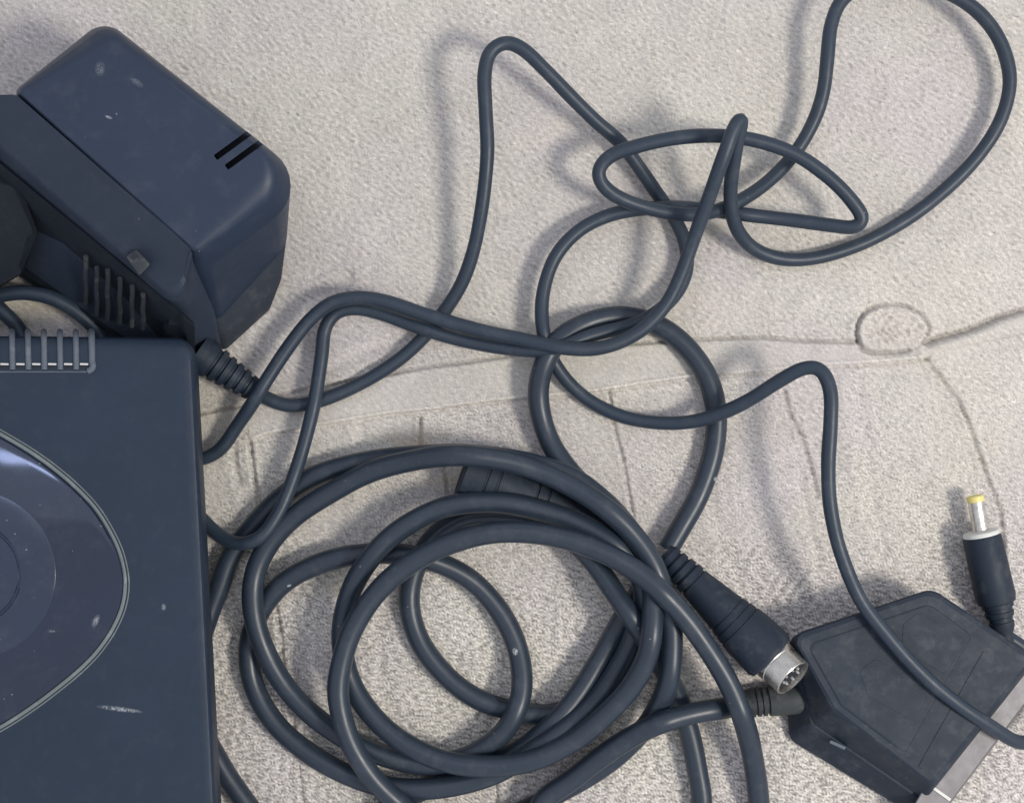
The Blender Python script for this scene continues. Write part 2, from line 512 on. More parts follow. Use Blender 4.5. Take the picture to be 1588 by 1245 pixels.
    creases = [([(1434, 553), (1463, 591), (1489, 630), (1508, 675), (1521, 713), (1537, 755), (1553, 800), (1558, 860), (1566, 930)], 2.4, 2.6),
               ([(1216, 607), (1226, 643), (1242, 675), (1258, 726), (1267, 770)], 2.8, 2.4),
               ([(944, 606), (953, 664), (967, 719), (974, 761), (982, 800)], 2.2, 2.2),
               ([(651, 650), (651, 675), (653, 698)], 2.2, 3.2),
               ([(424, 935), (432, 965), (438, 1020), (446, 1075), (454, 1128), (463, 1194), (471, 1260), (478, 1320)], 2.6, 3.6),
               ([(386, 681), (389, 704), (394, 740), (402, 790)], 2.4, 3.4),
               ([(689, 725), (692, 745), (695, 765)], 2.2, 3.0),
               ([(766, 1195), (770, 1225), (772, 1260)], 2.6, 2.0),
               ([(362, 690), (364, 720), (370, 745)], 5, 1.6)]
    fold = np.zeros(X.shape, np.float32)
    for pts, w, dep in creases:
        Z += poly_field(X, Y, pts, w * 4, lambda d, s: -dep * g(d, w * 1.2) * 3.0 + dep * 0.7 * g(d - 2.6 * w, 2 * w)) * np.clip(wob, 0.75, 1.15)
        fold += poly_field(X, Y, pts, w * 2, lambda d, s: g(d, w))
    for pts, w, dep in [([(560, 660), (565, 740), (575, 840)], 16, 2.4), ([(1080, 700), (1110, 800), (1150, 900)], 22, 2.2), ([(1330, 600), (1345, 720), (1370, 860)], 20, 2.4),
                        ([(845, 640), (850, 720), (862, 840)], 16, 2.2), ([(1240, 740), (1262, 840), (1275, 920)], 14, 2.0), ([(760, 900), (752, 1020), (765, 1180)], 18, 2.2),
                        ([(900, 880), (880, 1000), (840, 1080)], 20, 1.8), ([(600, 920), (590, 1010), (600, 1110)], 18, 2.0), ([(1130, 1150), (1135, 1245), (1140, 1300)], 16, 1.8)]:
        Z += poly_field(X, Y, pts, w * 2, lambda d, s: -dep * g(d, w * 0.5) + dep * 0.8 * g(d - w * 1.2, w * 0.7) * (s > 0))
    # soft pulled wrinkles by the adapter and right of the fold line
    Z += poly_field(X, Y, [(400, 520), (470, 470), (540, 430)], 30, lambda d, s: -3.0 * g(d, 9) + 2.0 * g(d - 18, 9))
    Z += poly_field(X, Y, [(505, 575), (570, 545), (640, 520)], 30, lambda d, s: -3.0 * g(d, 8) + 1.5 * g(d - 15, 9))
    Z += poly_field(X, Y, [(470, 1243), (452, 1120), (438, 1020), (428, 950)], 60, lambda d, s: -4.0 * np.clip(1 - d / 110, 0, 1) * (s > 0) * np.clip(d / 6, 0, 1))
    Z *= (0.15 + 0.85 * inside)
    fib_shade = (-0.6 * fold - 1.6 * poly_field(X, Y, SEAM_UP, 4, lambda d, s: g(d, 2.4)) - 2.0 * poly_field(X, Y, TAB, 5, lambda d, s: g(d, 2.6)) - 2.0 * poly_field(X, Y, FOLD, 5, lambda d, s: g(d, 3.5)) + 1.2 * poly_field(X, Y, SEAM_LO, 4, lambda d, s: g(d, 2.4)) + fine[iy, ix] * (0.45 + 0.45 * m) + tex * 0.85 + (0.9 - 0.5 * m) * np.clip(np.abs(fleck[iy, ix]) - 1.5, 0, 2) * np.sign(fleck[iy, ix] + 0.6)) * inside * (1 - 0.4 * sm) * (0.95 + 0.45 * m)  # fold, tab and upper seam shade painted in; lower seam painted lighter
    ny, nx = X.shape
    co = np.empty((ny * nx, 3), np.float32)
    co[:, 0] = ((X - CX) * S).ravel(); co[:, 1] = (-(Y - CY) * S).ravel(); co[:, 2] = ((Z - 1.0) * S).ravel()
    me = bpy.data.meshes.new('bedspread')
    me.vertices.add(ny * nx)
    me.vertices.foreach_set('co', co.ravel())
    a = (np.arange(ny - 1)[:, None] * nx + np.arange(nx - 1)[None, :]).ravel()
    q = np.stack([a, a + nx, a + nx + 1, a + 1], axis=1).astype(np.int32)
    nf = len(q)
    me.loops.add(nf * 4); me.polygons.add(nf)
    me.loops.foreach_set('vertex_index', q.ravel())
    me.polygons.foreach_set('loop_start', np.arange(0, nf * 4, 4, dtype=np.int32))
    me.polygons.foreach_set('use_smooth', np.ones(nf, bool))
    me.update(calc_edges=True)
    at = me.attributes.new('fibre_and_fold_shade', 'FLOAT', 'POINT')
    at.data.foreach_set('value', fib_shade.ravel().astype(np.float32))
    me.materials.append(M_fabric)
    o = bpy.data.objects.new('bedspread', me)
    COL.objects.link(o)
    o['kind'] = 'structure'
    o['label'] = 'cream crinkled woven bedspread with a sewn tape seam under everything'
    return o
make_cloth()

# ================================================================ cable routes
# (x, y, height or stacking order)
THIN = [(396, 606, 28), (418, 620, 26), (450, 629, 16), (490, 623, 13), (530, 608, 13), (580, 583, 13), (625, 553, 13), (663, 517, 13), (692, 479, 18),
 (718, 435, 35), (737, 375, 58), (749, 310, 80), (756, 240, 95), (753, 170, 105), (751, 115, 110), (761, 79, 112), (785, 66, 112),
 (812, 77, 108), (845, 108, 96), (885, 150, 76), (925, 190, 52), (962, 222, 32), (990, 258, 20), (1018, 298, 14), (1044, 335, 12),
 (1060, 368, 12), (1066, 402, 14), (1060, 435, 20), (1038, 468, 28), (1008, 491, 40), (975, 506, 46), (945, 513, 48), (910, 522, 46),
 (878, 535, 38), (840, 543, 28), (790, 541, 26), (740, 533, 24), (690, 521, 24), (640, 504, 22), (590, 486, 24), (552, 478, 30),
 (522, 484, 34), (504, 508, 30), (499, 550, 26), (492, 600, 38), (484, 642, 38), (468, 700, 30), (448, 758, 60), (428, 802, 66),
 (403, 834, 55), (372, 843, 48), (345, 834, 30), (322, 814, 14), (296, 785, 12), (276, 755, 12), (272, 726, 12), (290, 714, 12),
 (318, 710, 13), (342, 696, 14), (368, 660, 24), (392, 625, 60), (418, 582, 52), (448, 537, 48), (482, 494, 50), (518, 468, 56),
 (560, 461, 58), (600, 468, 56), (650, 485, 52), (700, 501, 50), (760, 516, 50), (820, 528, 56), (870, 539, 66), (920, 541, 74),
 (960, 531, 78), (1000, 508, 78), (1033, 472, 76), (1055, 430, 80), (1072, 382, 92), (1092, 326, 118), (1110, 276, 150), (1127, 230, 182),
 (1139, 199, 201), (1145, 189, 200), (1149, 187, 186), (1149, 195, 168), (1144, 218, 150), (1138, 250, 130), (1133, 285, 104), (1134, 325, 74), (1146, 361, 42), (1172, 388, 22),
 (1212, 402, 14), (1260, 401, 12), (1320, 384, 12), (1390, 350, 13), (1460, 300, 18), (1520, 238, 30), (1555, 178, 40), (1566, 120, 46),
 (1552, 66, 50), (1520, 22, 54), (1475, -8, 56), (1410, -26, 58), (1345, -24, 60), (1306, 0, 64), (1289, 40, 70), (1283, 90, 70),
 (1277, 140, 58), (1262, 188, 42), (1235, 235, 26), (1200, 274, 22), (1160, 304, 30), (1120, 324, 42), (1080, 333, 48), (1040, 331, 54),
 (1000, 322, 62), (960, 307, 78), (934, 286, 92), (928, 265, 100), (945, 243, 106), (990, 226, 108), (1050, 214, 108), (1110, 211, 108),
 (1170, 218, 106), (1230, 238, 102), (1285, 275, 96), (1322, 313, 90), (1338, 340, 84), (1328, 352, 78), (1290, 350, 68), (1230, 342, 54),
 (1170, 335, 40), (1110, 327, 30), (1050, 322, 28), (990, 325, 30), (940, 336, 34), (895, 360, 38), (860, 400, 40), (843, 450, 36),
 (841, 500, 24), (851, 545, 14), (876, 587, 13), (916, 623, 13), (968, 647, 14), (1030, 656, 24), (1080, 652, 44), (1120, 640, 58),
 (1160, 621, 78), (1210, 590, 110), (1248, 571, 136), (1272, 573, 150), (1287, 600, 150), (1288, 660, 140), (1284, 720, 130), (1288, 790, 122),
 (1305, 860, 118), (1335, 930, 118), (1380, 990, 118), (1430, 1045, 118), (1490, 1095, 116), (1540, 1128, 108), (1572, 1148, 92), (1594, 1150, 66),
 (1612, 1128, 36), (1618, 1080, 16), (1612, 1036, 14), (1592, 1008, 22), (1566, 990, 30)]

AV = [(1236, 1084, 30), (1190, 1088, 30), (1130, 1096, 34), (1080, 1104, 74), (1030, 1118, 74), (985, 1139, 70), (935, 1172, 62), (885, 1210, 50),
 (838, 1246, 35), (830, 1300, 20), (880, 1345, 17), (980, 1355, 17), (1060, 1320, 17), (1088, 1255, 17), (1081, 1190, 18), (1066, 1125, 18),
 (1036, 1050, 24), (998, 985, 44), (958, 925, 58), (914, 864, 52), (856, 816, 40), (785, 797, 30), (718, 802, 16), (674, 832, 12),
 (646, 876, 10), (634, 930, 12), (650, 992, 14), (690, 1045, 14), (740, 1083, 14), (795, 1101, 14), (850, 1108, 12), (900, 1090, 10),
 (945, 1040, 8), (980, 975, 8), (1005, 905, 14), (992, 850, 30), (945, 786, 50), (895, 745, 55), (845, 724, 58), (790, 712, 62), (730, 705, 60),
 (665, 706, 42), (600, 711, 35), (520, 726, 28), (470, 747, 24), (432, 775, 20), (392, 817, 17), (358, 862, 17), (338, 915, 17),
 (318, 970, 17), (298, 1040, 17), (304, 1110, 17), (335, 1175, 17), (368, 1226, 17), (410, 1275, 17), (490, 1300, 17), (570, 1272, 14),
 (640, 1232, 6), (700, 1205, 6), (760, 1186, 10), (810, 1160, 22), (862, 1118, 26), (903, 1068, 28), (936, 1012, 28), (966, 958, 26),
 (996, 905, 28), (992, 848, 36), (945, 785, 42), (893, 742, 36), (858, 695, 20), (840, 650, 17), (835, 605, 17), (846, 560, 17),
 (872, 523, 17), (915, 499, 17), (965, 491, 17), (1015, 502, 17), (1062, 535, 17), (1096, 582, 17), (1111, 640, 17), (1106, 700, 17),
 (1085, 765, 18), (1055, 820, 26), (1036, 852, 40)]

EXT = [(888, 790, 30), (930, 813, 34), (975, 850, 40), (1008, 900, 48), (1012, 950, 74), (1006, 1010, 84), (984, 1058, 84), (942, 1105, 80),
 (885, 1150, 74), (820, 1180, 70), (750, 1188, 68), (690, 1180, 64), (630, 1154, 58), (580, 1112, 50), (548, 1065, 44), (533, 1015, 44),
 (533, 955, 48), (557, 890, 56), (606, 832, 64), (680, 789, 74), (760, 778, 76), (840, 792, 70), (900, 813, 62), (958, 847, 52),
 (990, 885, 44), (998, 930, 36), (985, 980, 34), (962, 1030, 40), (930, 1080, 46), (880, 1128, 44), (820, 1168, 36), (760, 1202, 30), (690, 1220, 28),
 (620, 1222, 26), (550, 1205, 24), (480, 1168, 22), (424, 1118, 20), (392, 1058, 18), (386, 1000, 18), (402, 950, 20), (440, 903, 24),
 (510, 869, 28), (590, 858, 30), (660, 866, 30), (730, 898, 24), (780, 955, 20), (806, 1020, 20), (806, 1085, 26), (778, 1138, 30),
 (725, 1172, 30), (660, 1184, 32), (590, 1170, 36), (516, 1132, 38), (458, 1082, 38), (416, 1020, 40), (393, 950, 42), (394, 895, 44),
 (416, 845, 46), (458, 800, 48), (510, 765, 50), (575, 731, 54), (640, 714, 60), (705, 706, 80), (760, 710, 86), (815, 722, 82),
 (882, 751, 80), (938, 787, 76), (978, 824, 72), (1008, 866, 66), (1028, 915, 60), (1040, 965, 58), (1042, 1010, 58), (1036, 1060, 54), (1012, 1112, 44),
 (975, 1155, 36), (925, 1195, 28), (870, 1226, 22), (800, 1262, 17), (720, 1280, 17), (650, 1266, 24), (602, 1230, 60), (564, 1186, 84),
 (536, 1132, 90), (524, 1075, 90), (530, 1025, 90), (554, 962, 90), (602, 900, 90), (672, 853, 96), (752, 828, 100), (832, 827, 104),
 (912, 846, 108), (985, 884, 112), (1046, 938, 108), (1096, 1003, 100), (1135, 1070, 92), (1160, 1140, 60), (1172, 1200, 26), (1178, 1260, 17),
 (1170, 1360, 17), (1110, 1450, 17), (1000, 1480, 17)]

RT, RK = 10.6, 16.2
PLUG2 = [((724, 730, 40), 34), ((745, 737, 40), 34), ((770, 746, 38), 32), ((800, 757, 34), 28), ((830, 768, 30), 24), ((860, 778, 30), 25), ((885, 788, 28), 21)]
DINOBS = [((1050, 874, 47), 21), ((1080, 903, 51), 24), ((1110, 932, 56), 28), ((1140, 962, 60), 32), ((1170, 991, 65), 34), ((1190, 1010, 68), 34)]
RELOBS = [((x, 1090 - (x - 1160) * 0.08, 26), 22) for x in range(1165, 1240, 8)]
ADOBS = [((330, 565, 40), 24), ((355, 582, 34), 22), ((380, 597, 30), 20), ((400, 610, 28), 18)]

def route(cables, obstacles):
    xs, rr, idx, arc, od, z = [], [], [], [], [], []
    spans = []; cap = []; dirs = []
    k = 0
    for ci, (pts, r, free) in enumerate(cables):
        P = catmull(pts, 6.0)
        seg = np.linalg.norm(np.diff(P[:, :2], axis=0), axis=1)
        s = np.concatenate([[0], np.cumsum(seg)])
        spans.append((k, k + len(P))); k += len(P)
        tt = np.gradient(P[:, :2], axis=0); dirs.append(tt / np.linalg.norm(tt, axis=1)[:, None])
        xs.append(P[:, :2]); rr.append(np.full(len(P), r)); idx.append(np.full(len(P), ci)); arc.append(s)
        od.append(P[:, 2])
        z.append(np.maximum(P[:, 2], r))
        cap.append(np.maximum(P[:, 2], r) + (26 if free else 30))
    for j, ob in enumerate(obstacles):
        for (p, r) in ob:
            xs.append(np.array([[p[0], p[1]]])); rr.append(np.array([r])); idx.append(np.array([100 + j])); arc.append(np.array([0.0]))
            od.append(np.array([p[2]])); z.append(np.array([p[2]])); cap.append(np.array([p[2]])); dirs.append(np.zeros((1, 2)))
    xs = np.concatenate(xs); rr = np.concatenate(rr); idx = np.concatenate(idx); arc = np.concatenate(arc)
    od = np.concatenate(od); z = np.concatenate(z).astype(float)
    z0 = z.copy(); cap = np.concatenate(cap); dirs = np.concatenate(dirs)
    fixed = idx >= 100
    M = len(z)
    par = np.abs(dirs @ dirs.T)
    R = (rr[:, None] + rr[None, :]) * (0.98 - 0.30 * np.clip((par - 0.8) / 0.15, 0, 1))
    excl = (idx[:, None] == idx[None, :]) & (np.abs(arc[:, None] - arc[None, :]) < 6 * np.minimum(rr[:, None], rr[None, :]) + 20)
    excl |= fixed[:, None]                       # fixed pieces are never lifted
    higher = od[:, None] > od[None, :]
    # a cable leaving its own plug is not lifted by it
    for (ci, at_end, oi) in [(0, 0, 3), (1, 1, 1), (1, 0, 2), (2, 0, 0)]:
        a, b = spans[ci]
        own = slice(a, a + 14) if at_end == 0 else slice(b - 14, b)
        m = np.zeros(M, bool); m[own] = True
        excl |= m[:, None] & (idx == 100 + oi)[None, :]
    def push(z):
        k = 1 - z / D
        wx = (xs[:, 0] - CX) * k; wy = (xs[:, 1] - CY) * k
        d2 = (wx[:, None] - wx[None, :]) ** 2 + (wy[:, None] - wy[None, :]) ** 2
        ok = (d2 < R ** 2) & higher & ~excl
        need = np.where(ok, z[None, :] + np.sqrt(np.maximum(R ** 2 - d2, 0)), -1)
        return np.maximum(z, need.max(axis=1))
    for it in range(34):
        z = np.minimum(push(z), cap)
        nz = z.copy()
        for (a, b) in spans:
            q = z[a:b]
            w = 7 if it < 26 else 3
            ker = np.hanning(2 * w + 3)[1:-1]; ker /= ker.sum()
            pad = np.concatenate([np.full(w, q[0]), q, np.full(w, q[-1])])
            smo = np.convolve(pad, ker, 'valid')
            nz[a:b] = smo * 0.75 + q * 0.25 if it < 26 else smo
        z = np.maximum(nz, rr * 0.98)
        z = np.where(fixed, z0, z)
    z = np.minimum(push(z), cap)
    out = []
    for j, (a, b) in enumerate(spans):
        q = z[a:b].copy()
        if j == 1:
            t = np.clip((np.arange(b - a) - 14) / 8.0, 0, 1); q = q * t + 26 * (1 - t)
        if j == 2:
            t = np.clip((np.arange(b - a) - 1) / 12.0, 0, 1); q = q * t + 30 * (1 - t)
        ker = np.hanning(9)[1:-1]; ker /= ker.sum()
        q = np.convolve(np.concatenate([[q[0]] * 3, q, [q[-1]] * 3]), ker, 'valid')
        k = 1 - q / D
        P = np.stack([(xs[a:b, 0] - CX) * k, -(xs[a:b, 1] - CY) * k, q], axis=1)
        out.append(P)
        print('cable max height', q.max())
    return out
P_thin, P_av, P_ext = route([(THIN, RT, True), (AV, RK, False), (EXT, RK, False)], [PLUG2, DINOBS, RELOBS, ADOBS])

def smooth_path(P, k=2):
    for _ in range(k):
        Q = P.copy(); Q[1:-1] = 0.25 * P[:-2] + 0.5 * P[1:-1] + 0.25 * P[2:]
        P = Q
    return P
def cable(name, P, r, mat, parent, n=22):
    P = smooth_path(P, 3)
    i = np.arange(len(P))
    P = P.copy(); P[:, 0] += 0.35 * np.sin(i * 0.13 + r) + 0.10 * np.sin(i * 0.43); P[:, 1] += 0.35 * np.sin(i * 0.11 + 2) + 0.10 * np.sin(i * 0.37 + 1)
    rad = r * (1 + 0.012 * np.sin(i * 0.37) + 0.010 * np.sin(i * 0.113 + 1))
    v, f = tube_mesh(P, rad, n)
    return part(name, v, f, mat, parent, True, 60)

# ================================================================ power adapter with its cable and barrel plug
ad = thing('power_adapter', 'boxy black wall power adapter with two vent slots and a long thin cable', 'power adapter', 250, 300)
def cut_boxes(obj, cutters):
    obj.modifiers.clear()
    for c in cutters:
        md = obj.modifiers.new('cut', 'BOOLEAN'); md.operation = 'DIFFERENCE'; md.solver = 'EXACT'; md.object = c
    dg = bpy.context.evaluated_depsgraph_get()
    me = bpy.data.meshes.new_from_object(obj.evaluated_get(dg))
    obj.modifiers.clear()
    obj.data = me
    me.polygons.foreach_set('use_smooth', [True] * len(me.polygons))
    me.set_sharp_from_angle(angle=math.radians(30))
    wn = obj.modifiers.new('weighted', 'WEIGHTED_NORMAL'); wn.keep_sharp = True; wn.weight = 60
    for c in cutters:
        bpy.data.objects.remove(c, do_unlink=True)
upper = loft('upper_shell', [
    [(162, 60, 34, 64), (463, 361, 46, 64), (334, 502, 16, 64), (36, 190, 12, 64)],
    [(162, 30, 40, 196), (490, 289, 62, 196), (313, 424, 24, 196), (19, 144, 12, 200)],
    [(163, 33, 36, 216), (484, 283, 64, 216), (307, 406, 20, 216), (22, 143, 10, 222)],
    [(167, 39, 30, 232), (470, 275, 60, 232), (303, 396, 14, 236), (24, 143, 8, 238)],
    [(172, 51, 20, 242), (452, 267, 48, 242), (301, 389, 8, 243), (29, 144, 5, 243.5)],
    [(177, 64, 14, 245.5), (424, 254, 34, 245.5), (297, 382, 6, 245.5), (34, 147, 4, 245.5)]], M_adapter, ad, 8, 26)
c1 = box_between('cutter', 334, 245, 400, 197, 9.5, 214, 262, M_hole, None)
c2 = box_between('cutter', 351, 260, 418, 211, 9.5, 214, 262, M_hole, None)
cut_boxes(upper, [c1, c2])
box_between('vent_slot', 335, 244.5, 384, 209, 9.0, 212, 219, M_hole, ad)
box_between('vent_slot', 352, 259.5, 400, 224, 9.0, 212, 219, M_hole, ad)
loft('side_shell', [
    [(60, 200, 4, 14), (350, 545, 10, 14), (258, 592, 14, 14), (-95, 338, 10, 14)],
    [(30, 170, 4, 110), (338, 484, 12, 90), (290, 530, 20, 90), (-95, 262, 10, 110)],
    [(14, 148, 4, 205), (300, 402, 8, 205), (288, 496, 46, 178), (-95, 168, 10, 178)],
    [(17, 147, 4, 226), (298, 392, 8, 226), (285, 484, 42, 196), (-92, 158, 10, 196)],
    [(20, 147, 4, 238), (299, 391, 8, 237), (279, 473, 36, 205), (-88, 152, 10, 205)],
    [(26, 148, 4, 242), (297, 386, 8, 241), (273, 463, 30, 209), (-84, 148, 10, 209)]], M_adapter_side, ad, 10, 34)
loft('base_shell', [
    [(190, 150, 20, 4), (427, 472, 18, 4), (346, 546, 12, 4), (110, 320, 10, 4)],
    [(170, 90, 24, 34), (448, 428, 30, 34), (342, 528, 14, 34), (70, 250, 10, 34)],
    [(165, 66, 30, 65), (461, 364, 44, 65), (334, 506, 14, 65), (42, 195, 10, 65)]], M_base_bounce, ad, 7, 26)
loft('shaded_pin_face', [
    [(0, 262, 6, 140), (266, 492, 16, 140), (240, 560, 14, 40), (-70, 345, 10, 40)],
    [(-86, 186, 8, 176), (302, 500, 14, 158), (302, 600, 14, 26), (-92, 344, 10, 22)],
    [(-86, 182, 8, 184), (284, 488, 20, 189), (302, 602, 14, 34), (-95, 346, 10, 28)]], M_pin_shade, ad, 7, 26)  # dark panel carrying the shade of this side in its colour
# pin side: pin block, clip and ribs
loft('pin_block', [
    [(-90, 250, 14, 60), (28, 276, 22, 60), (62, 360, 22, 60), (36, 424, 18, 60), (-90, 500, 14, 60)],
    [(-88, 252, 14, 170), (28, 280, 24, 165), (59, 362, 22, 130), (31, 426, 18, 90), (-88, 490, 14, 90)],
    [(-84, 262, 14, 176), (22, 290, 22, 172), (52, 362, 20, 138), (26, 418, 16, 97), (-84, 474, 14, 97)]], M_pin_shade, ad, 6, 26)
for (x, y0, y1) in [(133, 398, 470), (150, 415, 488), (167, 419, 496), (186, 432, 501), (205, 444, 506), (222, 456, 510)]:
    def fh(x, y):
        yb = 238 + (x) * 0.81 + 8; yl = 403 + x * 0.73
        t = (y - yb) / (yl - yb)
        return 196 - 182 * t + 12
    pts = np.array([W(x + 2 * math.sin(k * 1.1) * 0.3, y0 + (y1 - y0) * k / 10, fh(x, y0 + (y1 - y0) * k / 10)) for k in range(11)])
    v, f = tube_mesh(pts, 3.6, 10)
    part('rib', v, f, M_pinrib, ad, True, 60)
loft('clip', [same_h([(194, 398, 3), (212, 384, 3), (236, 410, 3), (216, 432, 3)], 180),
              same_h([(196, 398, 3), (211, 387, 3), (233, 410, 3), (216, 428, 3)], 219),
              same_h([(202, 399, 2), (211, 392, 2), (226, 410, 2), (215, 420, 2)], 220.5)], M_pinrib, ad, 3)
loft('clip_slot', [same_h([(202, 398, 1), (210, 391, 1), (215, 397, 1), (207, 404, 1)], 214),
                   same_h([(202, 398, 1), (210, 391, 1), (215, 397, 1), (207, 404, 1)], 221.3)], M_hole, ad, 2)
# ribbed sleeve where the cable leaves the body
prof = [(0, 30), (18, 29)]
t = 18
for k in range(6):
    r = 27.5 - k * 1.8
    prof += [(t + 1, r + 1.5), (t + 9, r), (t + 10, r - 4), (t + 14, r - 4.5)]
    t += 14.5
prof += [(t, 16.5), (t + 7, 15), (t + 8, 9)]
lathe('strain_relief', (306, 546, 52), (420, 622, 26), prof, M_boot, ad, 32, 40)
cable('power_cable', P_thin, RT, M_thin, ad)
# barrel plug
bp0, bp1 = (1522, 830, 34), (1546, 934, 36)
pb = lathe('barrel_plug_body', bp0, bp1, [(0, 23), (0.6, 27.5), (4, 28.8), (40, 29.5), (95, 30), (104, 28), (106, 24), (112, 23.5), (113, 21),
      (118, 20.5), (119, 22), (126, 21), (128, 18), (134, 17.5), (135, 19), (143, 18), (152, 14), (166, 12), (168, 9)], M_boot, ad, 40)
lathe('collar', (1520.5, 823, 34), bp0, [(0, 20), (1.2, 26), (4, 27.5), (7.4, 27.5)], M_white, pb, 36)
lathe('barrel_sleeve', (1513, 775, 34), (1521, 823, 34), [(0, 11), (0, 12), (49, 12.4)], M_nickel, pb, 32)
lathe('yellow_tip', (1511.6, 768, 34), (1513.6, 779, 34), [(2, 6), (0, 8.5), (0.4, 11.5), (2, 13), (9, 13), (10, 12)], M_yellow, pb, 32)

# ================================================================ AV lead: flat connector, thick cable and round plug
av = thing('av_cable', 'thick black AV lead ending in a wide flat connector and a metal-tipped round plug', 'cable', 1100, 900)
cable('av_cable_jacket', P_av, RK, M_thick, av, 26)
sc_up = loft('connector_upper_shell', [
    [(1222, 988, 16, 50), (1440, 918, 30, 50), (1606, 1026, 10, 50), (1436, 1240, 8, 50), (1262, 1122, 16, 50)],
    [(1227, 984, 16, 94), (1445, 912, 32, 94), (1605, 1019, 10, 94), (1446, 1222, 7, 94), (1288, 1102, 16, 94)],
    [(1230, 987, 15, 98), (1444, 915, 31, 98), (1602, 1020, 9, 98), (1445, 1218, 7, 98), (1291, 1101, 15, 98)],
    [(1236, 992, 13, 100), (1443, 921, 28, 100), (1596, 1023, 8, 100), (1443, 1211, 6, 100), (1296, 1098, 14, 100)]], M_boot, av, 8, 12)
loft('connector_lower_shell', [
    [(1222, 1010, 18, 6), (1432, 935, 30, 6), (1592, 1036, 10, 6), (1412, 1258, 10, 6), (1232, 1142, 22, 6)],
    [(1214, 1002, 18, 14), (1434, 928, 30, 14), (1598, 1032, 10, 14), (1418, 1264, 10, 14), (1224, 1146, 24, 14)],
    [(1220, 991, 18, 46), (1439, 919, 30, 46), (1605, 1027, 10, 46), (1433, 1246, 10, 46), (1257, 1126, 20, 46)],
    [(1222, 990, 18, 48), (1439, 920, 30, 48), (1604, 1027, 10, 48), (1432, 1243, 10, 48), (1260, 1124, 20, 48)]], M_boot, av, 8, 24)
loft('raised_panel', [same_h([(1250, 999, 12), (1441, 935, 22), (1508, 984, 8), (1404, 1170, 6), (1303, 1094, 12)], 99),
                      same_h([(1252, 1000, 12), (1441, 937, 22), (1506, 985, 8), (1403, 1167, 6), (1304, 1093, 12)], 101.0),
                      same_h([(1255, 1002, 12), (1441, 940, 22), (1503, 986, 8), (1402, 1163, 6), (1306, 1091, 12)], 101.4)], M_boot, av, 6, 5)
for q in ([(1400, 968, 10), (1424, 948, 10), (1498, 992, 8), (1466, 1046, 8), (1398, 1008, 10)],
          [(1332, 1040, 12), (1358, 1020, 10), (1440, 1076, 10), (1418, 1118, 10), (1346, 1080, 12)]):
    cx = sum(p[0] for p in q) / 5; cy = sum(p[1] for p in q) / 5
    loft('label_panel', [same_h(q, 100.8), same_h([(cx + (x - cx) * .985, cy + (y - cy) * .985, r) for x, y, r in q], 101.9),
                         same_h([(cx + (x - cx) * .95, cy + (y - cy) * .95, r) for x, y, r in q], 102.0)], M_boot, av, 5, 5)
box_between('ridge', 1530, 1008, 1426, 1192, 7, 98, 100.9, M_boot, av, 0.4)
box_between('side_highlight', 1287, 1149, 1311, 1160, 5, 40, 56, M_rib, av)  # pale bar painting in a highlight streak on the side
sh = loft('metal_shroud', [
    [(1560, 1000, 5, 20), (1630, 1040, 5, 20), (1440, 1290, 5, 20), (1408, 1264, 5, 20)],
    [(1560, 1000, 5, 60), (1627, 1040, 5, 60), (1438, 1291, 5, 60), (1408, 1264, 5, 60)],
    [(1562, 1002, 5, 61.5), (1624.5, 1042, 5, 61.5), (1438, 1288, 5, 61.5), (1410, 1264, 5, 61.5)]], M_print, av, 4, 30)
box_between('shroud_notch', 1436, 1213, 1474, 1240, 4.5, 60, 66, M_white, sh)
prof = [(0, 16.5), (1, 20), (8, 21)]
for k in range(3):
    t = 10 + k * 9
    prof += [(t, 22), (t + 5, 22.5), (t + 5.8, 19), (t + 8.4, 19)]
prof += [(38, 23), (70, 24), (82, 23.5), (90, 20), (94, 14), (95, 5)]
lathe('cable_sleeve', (1154, 1090, 24), (1249, 1081, 27), prof, M_boot_dusty, av, 36, 40)
# round plug
d0, d1 = (1030, 858, 42), (1198, 1020, 80)
L = (Vector(W(*d1)) - Vector(W(*d0))).length
prof = [(0, 16.5)]
for k in range(4):
    t = 6 + k * 14
    r = 18.5 + k * 1.7
    prof += [(t, r + 0.5), (t + 1.5, r + 1.8), (t + 10, r + 1.9), (t + 11, r - 0.8), (t + 13, r - 0.6)]
prof += [(63, 25), (90, 28.5), (118, 31.8), (128, 33.5), (128.5, 32.6), (131, 32.6), (131.5, 34.5), (140, 36), (140.5, 35), (143, 35), (143.5, 36.8), (153, 38), (153.5, 37), (156, 37), (156.5, 39), (172, 41), (215, 42.5), (L - 8, 42), (L - 2, 39.5), (L, 30)]
dp = lathe('round_plug_body', d0, d1, prof, M_boot, av, 44, 28)
# nickel shell: an open cup with the pin insert inside
a_, u_, v_, L_ = basis(W(*d0), W(*d1))
e0 = Vector(W(*d1)); 
ax = (a_ + Vector((0, 0, 0.50))).normalized()
def lathe_w(name, P0, axis, prof, mat, parent, n=40, sharp=30, flat=1.0):
    P0 = Vector(P0); P1 = P0 + axis
    a, u, v, _ = basis(P0, P1)
    verts, faces = [], []
    for (t, r) in prof:
        for k in range(n):
            th = 2 * math.pi * k / n
            rr = r * (flat if (math.sin(th) > 0.9) else 1.0)
            verts.append(tuple(P0 + a * t + u * (rr * math.cos(th)) + v * (rr * math.sin(th))))
    for i in range(len(prof) - 1):
        for k in range(n):
            A, B = i * n + k, i * n + (k + 1) % n
            faces.append((A, B, B + n, A + n))
    faces.append(tuple(range(n))); faces.append(tuple(reversed(range((len(prof) - 1) * n, len(prof) * n))))
    return part(name, verts, faces, mat, parent, True, sharp)
